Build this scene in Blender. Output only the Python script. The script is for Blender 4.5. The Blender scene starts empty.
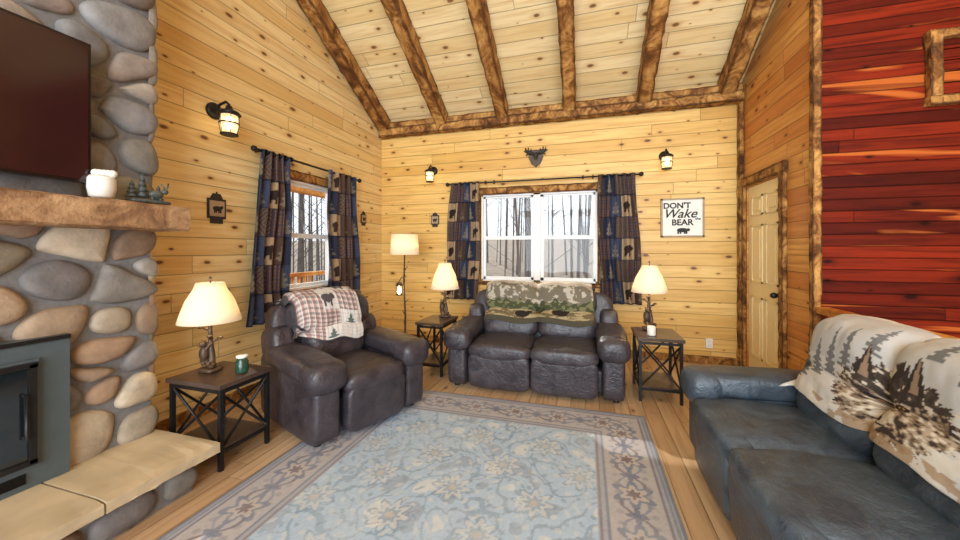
import bpy, math, random
import numpy as np
from mathutils import Vector, Matrix, Euler
from mathutils.bvhtree import BVHTree
random.seed(7); np.random.seed(7)
sc=bpy.context.scene
sc.view_settings.view_transform='Standard'

def lin(v):
    v=v/255.0
    return v/12.92 if v<=0.04045 else ((v+0.055)/1.055)**2.4
def C(r,g,b): return (lin(r),lin(g),lin(b),1.0)
def nlin(a):
    a=np.asarray(a,float)/255.0
    return np.where(a<=0.04045,a/12.92,((a+0.055)/1.055)**2.4)

# ---------------- node helper
class NT:
    def __init__(s,name):
        s.m=bpy.data.materials.new(name); s.m.use_nodes=True
        s.t=s.m.node_tree; s.t.nodes.clear()
        s.out=s.n('ShaderNodeOutputMaterial')
    def n(s,ty): return s.t.nodes.new(ty)
    def put(s,sock,v):
        if isinstance(v,bpy.types.NodeSocket): s.t.links.new(v,sock)
        elif v is not None: sock.default_value=v
    def math(s,op,a,b=0.0,c=None,clamp=False):
        n=s.n('ShaderNodeMath'); n.operation=op; n.use_clamp=clamp
        s.put(n.inputs[0],a); s.put(n.inputs[1],b)
        if c is not None: s.put(n.inputs[2],c)
        return n.outputs[0]
    def mix(s,f,a,b,bt='MIX'):
        n=s.n('ShaderNodeMix'); n.data_type='RGBA'; n.blend_type=bt
        s.put(n.inputs[0],f); s.put(n.inputs[6],a); s.put(n.inputs[7],b); return n.outputs[2]
    def comb(s,x,y,z):
        n=s.n('ShaderNodeCombineXYZ'); s.put(n.inputs[0],x); s.put(n.inputs[1],y); s.put(n.inputs[2],z); return n.outputs[0]
    def obj(s):
        return s.n('ShaderNodeTexCoord').outputs['Object']
    def sep(s,v):
        n=s.n('ShaderNodeSeparateXYZ'); s.put(n.inputs[0],v); return n.outputs
    def noise(s,v,sc=5,det=3,rough=.5,dist=0):
        n=s.n('ShaderNodeTexNoise'); s.put(n.inputs['Vector'],v); n.inputs['Scale'].default_value=sc
        n.inputs['Detail'].default_value=det; n.inputs['Roughness'].default_value=rough; n.inputs['Distortion'].default_value=dist
        return n.outputs[0]
    def mr(s,v,a,b,c=0.,d=1.):
        n=s.n('ShaderNodeMapRange'); n.clamp=True
        s.put(n.inputs[0],v)
        for i,q in enumerate((a,b,c,d)): s.put(n.inputs[1+i],q)
        return n.outputs[0]
    def white(s,v):
        n=s.n('ShaderNodeTexWhiteNoise'); n.noise_dimensions='3D'; s.put(n.inputs['Vector'],v); return n.outputs['Value']
    def bump(s,h,st=.3,d=.02):
        n=s.n('ShaderNodeBump'); n.inputs['Strength'].default_value=st; n.inputs['Distance'].default_value=d
        s.put(n.inputs['Height'],h); return n.outputs[0]
    def bsdf(s,col,rough=.5,metal=0.,nrm=None,spec=.5,emis=None,es=0.,sheen=0.):
        n=s.n('ShaderNodeBsdfPrincipled')
        s.put(n.inputs['Base Color'],col); s.put(n.inputs['Roughness'],rough); n.inputs['Metallic'].default_value=metal
        n.inputs['Specular IOR Level'].default_value=spec
        if nrm is not None: s.put(n.inputs['Normal'],nrm)
        if emis is not None: s.put(n.inputs['Emission Color'],emis); n.inputs['Emission Strength'].default_value=es
        if sheen: n.inputs['Sheen Weight'].default_value=sheen
        s.t.links.new(n.outputs[0],s.out.inputs[0]); return n

def simple(name,col,rough=.5,metal=0.,spec=.5,emis=None,es=0.,nsc=20,namt=.15,bst=.1):
    t=NT(name); o=t.obj()
    nz=t.noise(o,nsc,3)
    dark=tuple(c*(1-namt*2) for c in col[:3])+(1,)
    c=t.mix(t.mr(nz,.3,.7),dark,col)
    t.bsdf(c,rough,metal,t.bump(nz,bst,.005),spec,emis,es)
    return t.m

def plank(name,along,across,bw,c1,c2,grain,knotcol,knots=.6,rough=.45,length=2.6,groove=.5,ks=(3.4,7.),kr=.115,stain=None,gw=.035,bs=.5,spec=.4,gamt=.75):
    t=NT(name); S=t.sep(t.obj()); a=S['xyz'.index(along)]; c=S['xyz'.index(across)]
    q=t.math('DIVIDE',c,bw); ci=t.math('FLOOR',q); cf=t.math('FRACT',q)
    off=t.math('MULTIPLY',t.white(t.comb(ci,3.3,1.7)),length)
    p=t.math('DIVIDE',t.math('ADD',a,off),length); ai=t.math('FLOOR',p); af=t.math('FRACT',p)
    r=t.white(t.comb(ci,ai,.5)); r2=t.white(t.comb(ci,ai,7.5))
    base=t.mix(r,c1,c2)
    base=t.mix(t.mr(r2,.8,1.,0,.45),base,grain)
    g=t.noise(t.comb(t.math('MULTIPLY',a,1.6),t.math('MULTIPLY',c,26.),t.math('MULTIPLY',r,17.)),1.,4,.55,.6)
    col=t.mix(t.mr(g,.42,.75,0,gamt),base,grain)
    if stain:
        sn=t.noise(t.comb(t.math('MULTIPLY',a,.55),t.math('MULTIPLY',c,5.5),t.math('MULTIPLY',r2,31.)),1.,3,.5,.8)
        col=t.mix(t.mr(sn,stain[1],stain[1]+.05),col,stain[0])
    if knots>0:
        v=t.n('ShaderNodeTexVoronoi'); v.voronoi_dimensions='2D'
        wob=t.noise(t.comb(t.math('MULTIPLY',a,25.),t.math('MULTIPLY',c,25.),0.),1.,2)
        t.put(v.inputs['Vector'],t.comb(t.math('MULTIPLY',a,ks[0]),t.math('MULTIPLY',c,ks[1]),.5))
        v.inputs['Scale'].default_value=1.
        d=t.math('ADD',v.outputs['Distance'],t.math('MULTIPLY',t.math('SUBTRACT',wob,.5),.05))
        vc=t.sep(v.outputs['Color'])
        on=t.math('LESS_THAN',vc[0],knots)
        rad=t.math('MULTIPLY',t.math('ADD',t.math('POWER',vc[1],1.6),.25),kr)
        dn=t.math('DIVIDE',d,rad)
        halo=t.math('MULTIPLY',t.mr(dn,2.8,1.,0,.5),on)
        core=t.math('MULTIPLY',t.mr(dn,1.15,.6,0,.92),on)
        col=t.mix(halo,col,grain); col=t.mix(core,col,knotcol)
    e=t.math('MINIMUM',cf,t.math('SUBTRACT',1.,cf))
    gr=t.mr(e,gw*.35,gw,0,1)
    ej=t.math('MINIMUM',af,t.math('SUBTRACT',1.,af))
    er=t.mr(ej,.0006,.0014,0,1)
    m=t.math('MULTIPLY',gr,er)
    dk=t.mr(m,0.,1.,groove,1.)
    col=t.mix(1.,col,t.comb(dk,dk,dk),'MULTIPLY')
    hgt=t.math('ADD',m,t.math('MULTIPLY',g,.08))
    t.bsdf(col,rough,0,t.bump(hgt,bs,.01),spec)
    return t.m

def rough_wood(name,dark,mid,light,sc=3.,bst=.6):
    t=NT(name); o=t.obj()
    n1=t.noise(o,sc,6,.65,1.5); n2=t.noise(o,sc*9,3,.6)
    w=t.n('ShaderNodeTexWave'); w.inputs['Scale'].default_value=5; w.inputs['Distortion'].default_value=9; w.inputs['Detail'].default_value=3
    t.put(w.inputs['Vector'],o)
    c=t.mix(t.mr(n1,.34,.50),dark,mid); c=t.mix(t.mr(n1,.46,.64),c,light)
    c=t.mix(t.mr(n2,.55,.75,0,.5),c,dark)
    c=t.mix(t.math('MULTIPLY',w.outputs[0],.2),c,dark)
    at=t.n('ShaderNodeAttribute'); at.attribute_name='Col'
    ed=t.math('ADD',t.sep(at.outputs['Color'])[0],t.math('MULTIPLY',t.math('SUBTRACT',n2,.5),.9))
    c=t.mix(t.mr(ed,.85,.3,0,.92),c,dark)
    t.bsdf(c,.65,0,t.bump(t.math('ADD',n1,n2),bst,.02),.25)
    return t.m

M={}
KN=C(96,50,24)
M['wall_l']=plank('pine_boards_y','y','z',.145,C(240,220,166),C(228,198,134),C(204,160,94),KN)
M['wall_b']=plank('pine_boards_x','x','z',.145,C(236,198,122),C(220,176,96),C(194,142,68),KN)
M['wall_d']=plank('pine_boards_door','y','z',.145,C(230,176,98),C(204,130,64),C(174,98,44),KN,gamt=.85)
M['ceil']=plank('pine_boards_ceiling','x','y',.15,C(242,222,174),C(228,202,146),C(206,168,110),C(120,74,40),length=3.2,groove=.5)
M['floor']=plank('floor_boards','y','x',.12,C(216,186,148),C(194,158,120),C(162,124,86),C(110,68,34),knots=.25,rough=.3,length=1.8,groove=.55,gamt=.8)
M['cedar']=plank('red_cedar_boards','x','z',.092,C(138,42,18),C(80,20,9),C(54,12,6),C(36,8,4),knots=.3,rough=.55,groove=.35,stain=(C(184,98,42),.60),gw=.07,bs=.5,spec=.12,gamt=.9)
M['rough']=rough_wood('rough_sawn_trim',C(70,42,20),C(142,92,44),C(208,158,88),5.)
M['beam']=rough_wood('rough_sawn_beam',C(84,50,24),C(152,102,50),C(208,160,92),3.)
M['mantelw']=rough_wood('mantel_wood',C(112,82,60),C(160,124,88),C(186,152,114),5.,.3)
M['rail']=rough_wood('rail_wood',C(170,100,40),C(216,150,74),C(236,184,110),2.)
def leather(name,c1,c2,r=.36):
    t=NT(name); o=t.obj()
    n1=t.noise(o,7,4,.6,.8); n2=t.noise(o,110,2); n3=t.noise(o,16,3,.6,2.5)
    c=t.mix(t.mr(n1,.35,.7),c1,c2)
    h=t.math('ADD',t.math('ADD',n1,t.math('MULTIPLY',n3,.5)),t.math('MULTIPLY',n2,.12))
    t.bsdf(c,t.mr(n1,.3,.7,r-.05,r+.12),0,t.bump(h,.5,.02),.5)
    return t.m
M['leather_br']=leather('leather_charcoal',C(48,43,48),C(70,63,67),.34)
M['leather_bl']=leather('leather_daylit',C(52,60,70),C(80,92,104),.36)  # sofa leather, bluish cast of daylight put into the base colour
M['white']=simple('white_vinyl',C(238,238,236),.4,namt=.02)
M['black']=simple('black_metal',C(30,28,28),.45,.3,namt=.1)
M['darkwood']=simple('dark_tabletop',C(86,68,58),.28,namt=.2,nsc=8)
M['steel']=simple('fireplace_steel',C(84,96,100),.5,.2,namt=.05)
M['fireglass']=simple('fireplace_glass',C(26,32,36),.08,0,.8,namt=.05,bst=0)
M['tvframe']=simple('tv_bezel',C(18,16,18),.25,namt=.0)
M['tvscreen']=simple('tv_screen',C(46,24,24),.12,0,.6,namt=.05,bst=0)
M['slab']=simple('sandstone_slab',C(202,182,148),.7,nsc=5,namt=.14,bst=.4)
M['mortar']=simple('mortar',C(124,124,124),.9,nsc=40,namt=.12,bst=.5)
M['door']=simple('door_pine',C(246,226,176),.4,namt=.03,nsc=6)
M['cream']=simple('cream_ceramic',C(228,224,214),.4,namt=.03)
M['bronze']=simple('bronze_resin',C(88,66,46),.5,namt=.3,nsc=30,bst=.3)
M['greyfig']=simple('pewter_resin',C(92,100,98),.5,namt=.3,nsc=60,bst=.3)
M['greenjar']=simple('green_jar',C(40,74,58),.15,namt=.1)
M['trunk']=simple('bark_grey',C(124,114,108),.9,namt=.2,nsc=4)
M['ground']=simple('leaf_litter',C(160,144,128),.95,namt=.2,nsc=1.5)
M['sign']=simple('sign_board',C(240,236,226),.6,namt=.03)
M['signframe']=simple('sign_frame',C(176,150,118),.6,namt=.1)
M['ink']=simple('sign_ink',C(34,32,34),.7,namt=.0)
M['plaque']=simple('plaque_metal',C(58,54,50),.6,.2,namt=.3,nsc=60)
def shade_m(name,es):
    t=NT(name)
    p=t.n('ShaderNodeBsdfPrincipled'); p.inputs['Base Color'].default_value=C(240,230,206); p.inputs['Roughness'].default_value=.9
    S=t.sep(t.n('ShaderNodeTexCoord').outputs['Generated'])
    g=t.mr(t.math('ABSOLUTE',t.math('SUBTRACT',S[2],.45)),0.,.55,1.,.45)
    t.put(p.inputs['Emission Color'],t.mix(g,C(232,200,150),C(255,240,208)))
    p.inputs['Emission Strength'].default_value=es
    tr=t.n('ShaderNodeBsdfTranslucent'); tr.inputs[0].default_value=C(255,236,200)
    mx=t.n('ShaderNodeMixShader'); mx.inputs[0].default_value=.3
    t.t.links.new(p.outputs[0],mx.inputs[1]); t.t.links.new(tr.outputs[0],mx.inputs[2]); t.t.links.new(mx.outputs[0],t.out.inputs[0])
    return t.m
M['shade']=shade_m('lamp_shade_fabric',.24)
def emit(name,col,s):
    t=NT(name); e=t.n('ShaderNodeEmission'); e.inputs[0].default_value=col; e.inputs[1].default_value=s
    t.t.links.new(e.outputs[0],t.out.inputs[0]); return t.m
M['bulb']=emit('bulb_glow',C(255,220,160),16)
def glass(name,f=.08,tint=(1,1,1,1)):
    t=NT(name); a=t.n('ShaderNodeBsdfTransparent'); a.inputs[0].default_value=tint
    g=t.n('ShaderNodeBsdfGlossy'); g.inputs['Roughness'].default_value=.02
    mx=t.n('ShaderNodeMixShader'); mx.inputs[0].default_value=f
    t.t.links.new(a.outputs[0],mx.inputs[1]); t.t.links.new(g.outputs[0],mx.inputs[2]); t.t.links.new(mx.outputs[0],t.out.inputs[0]); return t.m
M['glass']=glass('window_glass',.012)
def lantern_glass():
    t=NT('lantern_glass'); a=t.n('ShaderNodeBsdfTransparent')
    e=t.n('ShaderNodeEmission'); e.inputs[0].default_value=C(255,218,158); e.inputs[1].default_value=2.6
    mx=t.n('ShaderNodeMixShader'); mx.inputs[0].default_value=.5
    t.t.links.new(a.outputs[0],mx.inputs[1]); t.t.links.new(e.outputs[0],mx.inputs[2]); t.t.links.new(mx.outputs[0],t.out.inputs[0]); return t.m
M['lglass']=lantern_glass()
def vcol(name,rough=.9,bsc=300,bst=.3,noiseamt=0.,spec=.2,nsc=8,sheen=0.):
    t=NT(name); a=t.n('ShaderNodeAttribute'); a.attribute_name='Col'
    o=t.obj(); n1=t.noise(o,bsc,2); n2=t.noise(o,nsc,5,.6)
    c=a.outputs['Color']
    if noiseamt>0:
        k=t.mr(n2,.3,.7,1-noiseamt,1+noiseamt*.4); c=t.mix(1.,c,t.comb(k,k,k),'MULTIPLY')
    t.bsdf(c,rough,0,t.bump(t.math('ADD',n1,t.math('MULTIPLY',n2,.5)) if noiseamt>0 else n1,bst,.004),spec,sheen=sheen)
    return t.m
M['fabric']=vcol('printed_fabric'); M['stone']=vcol('river_rock',.7,60,.6,.35,.3,9)
M['rug']=vcol('rug_wool',.95,400,.4,.06,.1,30)

# ---------------- mesh builder
class MB:
    def __init__(s): s.v=[];s.f=[];s.m=[];s.s=[];s.c=[];s.mats=[]
    def mi(s,k):
        if k not in s.mats: s.mats.append(k)
        return s.mats.index(k)
    def add(s,V,F,mat,smooth=False,col=None,T=None):
        b=len(s.v)
        for i,p in enumerate(V):
            p=Vector(p)
            if T is not None: p=T@p
            s.v.append(p)
            s.c.append((1,1,1,1) if col is None else (col if isinstance(col[0],(int,float)) else tuple(col[i])))
        mi=s.mi(mat)
        for f in F: s.f.append([b+i for i in f]); s.m.append(mi); s.s.append(smooth)
    def box(s,x0,x1,y0,y1,z0,z1,mat,T=None):
        V=[(x0,y0,z0),(x1,y0,z0),(x1,y1,z0),(x0,y1,z0),(x0,y0,z1),(x1,y0,z1),(x1,y1,z1),(x0,y1,z1)]
        F=[(0,3,2,1),(4,5,6,7),(0,1,5,4),(1,2,6,5),(2,3,7,6),(3,0,4,7)]
        s.add(V,F,mat,False,None,T)
    def prism(s,poly,axis,a0,a1,mat):
        n=len(poly)
        def P(q,a): return (a,q[0],q[1]) if axis=='x' else ((q[0],a,q[1]) if axis=='y' else (q[0],q[1],a))
        V=[P(q,a0) for q in poly]+[P(q,a1) for q in poly]
        F=[tuple(range(n)),tuple(range(2*n-1,n-1,-1))]+[(i,i+n,(i+1)%n+n,(i+1)%n) for i in range(n)]
        s.add(V,F,mat)
    def tube(s,pts,rad,mat,n=10,T=None,smooth=True):
        pts=[Vector(p) for p in pts]
        if isinstance(rad,(int,float)): rad=[rad]*len(pts)
        V=[];F=[]
        up=Vector((0,0,1))
        for i,p in enumerate(pts):
            d=(pts[min(i+1,len(pts)-1)]-pts[max(i-1,0)])
            d=d.normalized() if d.length>0 else Vector((0,0,1))
            u=up if abs(d.z)<.95 else Vector((1,0,0))
            a=d.cross(u).normalized(); b=d.cross(a).normalized()
            for k in range(n):
                t=2*math.pi*k/n; V.append(p+a*math.cos(t)*rad[i]+b*math.sin(t)*rad[i])
        for i in range(len(pts)-1):
            for k in range(n): F.append((i*n+k,i*n+(k+1)%n,(i+1)*n+(k+1)%n,(i+1)*n+k))
        F.append(tuple(range(n))); F.append(tuple((len(pts)-1)*n+k for k in range(n-1,-1,-1)))
        s.add(V,F,mat,smooth,None,T)
    def lathe(s,prof,c,mat,n=24,T=None,cap=True):
        V=[];F=[]
        for r,z in prof:
            for k in range(n):
                t=2*math.pi*k/n; V.append((c[0]+r*math.cos(t),c[1]+r*math.sin(t),c[2]+z))
        for i in range(len(prof)-1):
            for k in range(n): F.append((i*n+k,i*n+(k+1)%n,(i+1)*n+(k+1)%n,(i+1)*n+k))
        if cap: F.append(tuple(range(n-1,-1,-1))); F.append(tuple((len(prof)-1)*n+k for k in range(n)))
        s.add(V,F,mat,True,None,T)
    def puff(s,c,h,mat,k=5.,rot=(0,0,0),n=12,T=None,crease=0.,jit=0.,sag=0.):
        idx={};V=[];F=[]
        def gid(p):
            key=(round(p[0],4),round(p[1],4),round(p[2],4))
            if key not in idx: idx[key]=len(V); V.append(p)
            return idx[key]
        L=[math.sin(math.pi/2*(-1+2*i/n))*.6+(-1+2*i/n)*.4 for i in range(n+1)]
        for ax in range(3):
            for sg in (-1,1):
                G=[[None]*(n+1) for _ in range(n+1)]
                for i in range(n+1):
                    for j in range(n+1):
                        p=[0,0,0]; p[ax]=sg; p[(ax+1)%3]=L[i]; p[(ax+2)%3]=L[j]; G[i][j]=gid(tuple(p))
                for i in range(n):
                    for j in range(n):
                        f=(G[i][j],G[i+1][j],G[i+1][j+1],G[i][j+1])
                        F.append(f if sg>0 else f[::-1])
        R=Euler(rot).to_matrix(); W=[]
        for p in V:
            q=(abs(p[0])**k+abs(p[1])**k+abs(p[2])**k)**(1./k)
            p=Vector(p)/q
            if sag and p.z>0: p.z*=1-sag*(1-p.x**2)*(1-p.y**2)
            if jit:
                w=math.sin(p.x*5.1+c[0]*3)*math.sin(p.y*4.3+c[1]*5+p.z*3)*jit
                p=p*(1+w)
            W.append(Vector(c)+R@Vector((p.x*h[0],p.y*h[1],p.z*h[2])))
        s.add(W,F,mat,True,None,T)
    def ell(s,c,h,mat,rot=(0,0,0),T=None,n=8): s.puff(c,h,mat,2.,rot,n,T)
    def rbeam(s,p0,p1,w,h,mat,seg=24,jit=.012,seed=0,up=(0,0,1),edge=.15):
        rnd=random.Random(seed); p0=Vector(p0);p1=Vector(p1); d=(p1-p0).normalized()
        a=d.cross(Vector(up)).normalized(); b=a.cross(d).normalized()
        prof=[(-1,-.85,0),(-.88,-1,0),(-.5,-1,1),(.5,-1,1),(.88,-1,0),(1,-.85,0),(1,-.45,1),(1,.45,1),(1,.85,0),(.88,1,0),(.5,1,1),(-.5,1,1),(-.88,1,0),(-1,.85,0),(-1,.45,1),(-1,-.45,1)]
        V=[];F=[];n=len(prof);K=[]
        for i in range(seg+1):
            p=p0.lerp(p1,i/seg)
            for x,y,k in prof:
                j1=rnd.uniform(-jit,jit)*(1-.6*k); j2=rnd.uniform(-jit,jit)*(1-.6*k)
                V.append(p+a*(x*w/2+j1)+b*(y*h/2+j2)); g=1. if k else edge+rnd.uniform(0,.4)
                K.append((g,g,g,1))
        for i in range(seg):
            for k in range(n): F.append((i*n+k,(i+1)*n+k,(i+1)*n+(k+1)%n,i*n+(k+1)%n))
        F.append(tuple(range(n))); F.append(tuple(seg*n+k for k in range(n-1,-1,-1)))
        s.add(V,F,mat,False,K)
    def grid(s,nu,nv,fn,cf,mat,T=None):
        us=np.linspace(0,1,nu); vs=np.linspace(0,1,nv)
        U,Vv=np.meshgrid(us,vs,indexing='ij')
        P=fn(U,Vv); col=cf(U,Vv)
        P=np.asarray(P).reshape(-1,3); col=np.asarray(col).reshape(-1,3)
        F=[(i*nv+j,(i+1)*nv+j,(i+1)*nv+j+1,i*nv+j+1) for i in range(nu-1) for j in range(nv-1)]
        s.add([tuple(p) for p in P],F,mat,True,[(c[0],c[1],c[2],1) for c in col],T)
    def obj(s,name,parent=None,loc=(0,0,0),rot=(0,0,0),recalc=False):
        me=bpy.data.meshes.new(name); me.from_pydata([tuple(v) for v in s.v],[],s.f)
        for k in s.mats: me.materials.append(M[k])
        me.polygons.foreach_set('material_index',s.m); me.polygons.foreach_set('use_smooth',s.s)
        ca=me.color_attributes.new('Col','FLOAT_COLOR','POINT')
        ca.data.foreach_set('color',np.array(s.c,dtype=np.float32).ravel())
        me.update()
        if recalc:
            import bmesh
            bm=bmesh.new(); bm.from_mesh(me); bmesh.ops.recalc_face_normals(bm,faces=bm.faces); bm.to_mesh(me); bm.free()
        o=bpy.data.objects.new(name,me); sc.collection.objects.link(o)
        o.location=loc; o.rotation_euler=rot
        if parent: o.parent=parent
        return o
def empty(name,loc=(0,0,0),rot=(0,0,0)):
    e=bpy.data.objects.new(name,None); sc.collection.objects.link(e); e.location=loc; e.rotation_euler=rot; e.empty_display_size=.1
    return e
def light(name,kind,loc,energy,col=(1,1,1),size=.05,rot=None,parent=None,sy=None):
    l=bpy.data.lights.new(name,kind); l.energy=energy; l.color=col
    if kind=='POINT': l.shadow_soft_size=size
    if kind=='AREA':
        l.shape='RECTANGLE'; l.size=size; l.size_y=sy or size
    o=bpy.data.objects.new(name,l); sc.collection.objects.link(o); o.location=loc
    if rot is not None: o.rotation_euler=rot
    if parent: o.parent=parent
    return o

# noise in numpy
def vn(x,y,seed=0):
    x=np.asarray(x,float);y=np.asarray(y,float)
    xi=np.floor(x).astype(int); yi=np.floor(y).astype(int); xf=x-xi; yf=y-yi
    xf=xf*xf*(3-2*xf); yf=yf*yf*(3-2*yf)
    def h(a,b):
        n=np.sin(a*127.1+b*311.7+seed*74.7)*43758.5453
        return n-np.floor(n)
    return (h(xi,yi)*(1-xf)+h(xi+1,yi)*xf)*(1-yf)+(h(xi,yi+1)*(1-xf)+h(xi+1,yi+1)*xf)*yf
def fbm(x,y,seed=0): return .5*vn(x,y,seed)+.3*vn(x*2.1,y*2.1,seed+1)+.2*vn(x*4.3,y*4.3,seed+2)
def paint(img,mask,col,a=1.):
    c=nlin(col); m=(np.clip(mask,0,1)*a)[...,None]; img[:]=img*(1-m)+c*m

XL,XR,YB=-3.0,1.75,4.84; RS=.56; ZW=3.30; YF=-4.0; YR=-.5; XO=4.0; TW=.05
def zr(y): return ZW+RS*(YB-y) if y>=YR else ZW+RS*(YB-YR)-RS*(YR-y)

# ---------------- shell
b=MB(); b.box(XL-.15,XR+.1,YF-.12,YB+.15,-.12,0,'floor'); b.obj('floor')
b=MB(); b.box(XR+.1,XO,YF,3.62,-1.52,-1.4,'floor'); b.obj('floor_stairwell')
WL=(2.80,3.78,.92,2.10)
def ywall(b,x0,x1,y0,y1,z0,mat,ztop=None):
    ys=[y0]+([YR] if y0<YR<y1 else [])+[y1]
    poly=[(y0,z0),(y1,z0)]+[(y,zr(y) if ztop is None else ztop) for y in reversed(ys)]
    b.prism(poly,'x',x0,x1,mat)
b=MB()
ywall(b,XL-.15,XL,YF,WL[0],0,'wall_l'); ywall(b,XL-.15,XL,WL[1],YB,0,'wall_l')
b.box(XL-.15,XL,WL[0],WL[1],0,WL[2],'wall_l'); ywall(b,XL-.15,XL,WL[0],WL[1],WL[3],'wall_l')
b.obj('wall_left',recalc=True)
WB=(-1.40,.15,.92,2.12)
b=MB()
b.box(XL-.15,WB[0],YB,YB+.15,0,ZW,'wall_b'); b.box(WB[1],XR+TW,YB,YB+.15,0,ZW,'wall_b')
b.box(WB[0],WB[1],YB,YB+.15,0,WB[2],'wall_b'); b.box(WB[0],WB[1],YB,YB+.15,WB[3],ZW,'wall_b')
b.obj('wall_back')
DY=(3.95,4.71,2.05)
b=MB()
ywall(b,XR,XR+TW,3.5,DY[0],0,'wall_d'); ywall(b,XR,XR+TW,DY[1],YB,0,'wall_d'); ywall(b,XR,XR+TW,DY[0],DY[1],DY[2],'wall_d')
b.obj('wall_right',recalc=True)
b=MB(); b.box(XR+TW,XO,3.5,3.62,-1.4,zr(3.6),'cedar'); b.obj('wall_stairwell')
b=MB(); ywall(b,XO,XO+.12,YF,3.62,-1.4,'wall_d'); b.obj('wall_far_right',recalc=True)
b=MB()
for x0,x1,z0,z1 in ((XL,-2.4,0,4.3),(3.4,XO,-1.4,4.3),(-2.4,3.4,2.6,2.85),(-2.4,3.4,4.0,4.3),(-2.4,3.4,-1.4,.1),(.4,.6,.1,4.1)):
    b.box(x0,x1,YF-.12,YF,z0,z1,'wall_b')
b.obj('wall_front')
b=MB()
b.prism([(YB+.15,zr(YB+.15)),(YR,zr(YR)),(YR,zr(YR)+.12),(YB+.15,zr(YB+.15)+.12)],'x',XL-.15,XO+.12,'ceil')
b.prism([(YR,zr(YR)),(YF-.12,zr(YF-.12)),(YF-.12,zr(YF-.12)+.12),(YR,zr(YR)+.12)],'x',XL-.15,XO+.12,'ceil')
b.obj('ceiling',recalc=True)
# rafters
for i,x in enumerate((-2.9,-1.97,-1.08,-.19,.69,1.57)):
    b=MB(); n=Vector((0,RS,1)).normalized()*.105
    b.rbeam(Vector((x,YB-.03,zr(YB-.03)))-n,Vector((x,YR,zr(YR)))-n,.16,.20,'beam',80,.009,i)
    b.obj('ceiling_beam')
b=MB(); b.rbeam((XL+.02,YB-.06,3.11),(XR-.02,YB-.06,3.11),.12,.12,'rough',60,.008,31); b.rbeam((XL+.02,YB-.04,3.22),(XR-.02,YB-.04,3.22),.08,.09,'beam',60,.005,32); b.obj('trim_1')
b=MB(); b.rbeam((XR-.03,YB-.04,0),(XR-.03,YB-.04,3.1),.05,.05,'rough',50,.006,33,(0,1,0)); b.obj('trim_2')
b=MB(); b.rbeam((XR+.005,3.47,0),(XR+.005,3.47,zr(3.47)-.02),.06,.05,'rough',60,.005,34,(0,1,0)); b.obj('trim_3')
b=MB()
b.rbeam((XR-.02,DY[0]-.045,0),(XR-.02,DY[0]-.045,DY[2]+.05),.04,.07,'rough',30,.006,35,(0,1,0))
b.rbeam((XR-.02,DY[1]+.02,0),(XR-.02,DY[1]+.02,DY[2]+.05),.04,.03,'rough',30,.004,36,(0,1,0))
b.rbeam((XR-.02,DY[0]-.10,DY[2]+.06),(XR-.02,DY[1]+.06,DY[2]+.06),.04,.10,'rough',20,.006,37)
b.obj('trim_4')
e=empty('door_1')
b=MB(); b.box(XR+.015,XR+.045,DY[0]+.005,DY[1]-.005,.01,DY[2]-.005,'door'); b.obj('slab',e)
b=MB()
W=DY[1]-DY[0]
for (c0,c1) in ((.13,.45),(.55,.87)):
    for (z0,z1) in ((.2,.85),(1.0,1.62),(1.72,1.93)):
        y0=DY[0]+W*c0;y1=DY[0]+W*c1
        b.box(XR+.003,XR+.016,y0,y0+.018,z0,z1,'door');b.box(XR+.003,XR+.016,y1-.018,y1,z0,z1,'door')
        b.box(XR+.003,XR+.016,y0,y1,z0,z0+.018,'door');b.box(XR+.003,XR+.016,y0,y1,z1-.018,z1,'door')
        b.box(XR+.003,XR+.016,y0+.05,y1-.05,z0+.05,z1-.05,'door')
b.obj('panels',e)
b=MB(); b.ell((XR-.04,DY[0]+.07,.92),(.03,.028,.028),'black'); b.tube([(XR+.02,DY[0]+.07,.92),(XR-.03,DY[0]+.07,.92)],.012,'black'); b.tube([(XR+.02,DY[0]+.07,.92),(XR+.0,DY[0]+.07,.92)],.03,'black')
b.obj('knob',e)
b=MB(); b.box(XL,XR-.06,YB-.018,YB,0,.09,'rough'); b.obj('baseboard_back')
b=MB(); b.box(XL,XL+.018,1.65,YB-.02,0,.09,'rough'); b.obj('baseboard_left')
# framed cedar niche on the stairwell wall
e=empty('framed_wall_niche')
b=MB()
b.rbeam((2.47,3.47,2.42),(2.47,3.47,2.95),.07,.06,'rough',12,.004,41,(0,1,0)); b.rbeam((3.25,3.47,2.42),(3.25,3.47,2.95),.07,.06,'rough',12,.004,42,(0,1,0))
b.rbeam((2.43,3.47,2.45),(3.29,3.47,2.45),.06,.07,'rough',14,.004,43); b.rbeam((2.43,3.47,2.93),(3.29,3.47,2.93),.06,.07,'rough',14,.004,44)
b.obj('frame',e)
b=MB()
for i in range(5): b.box(2.5,3.22,3.475,3.495,2.50+i*.082,2.572+i*.082,'cedar')
b.obj('slats',e)

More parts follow.
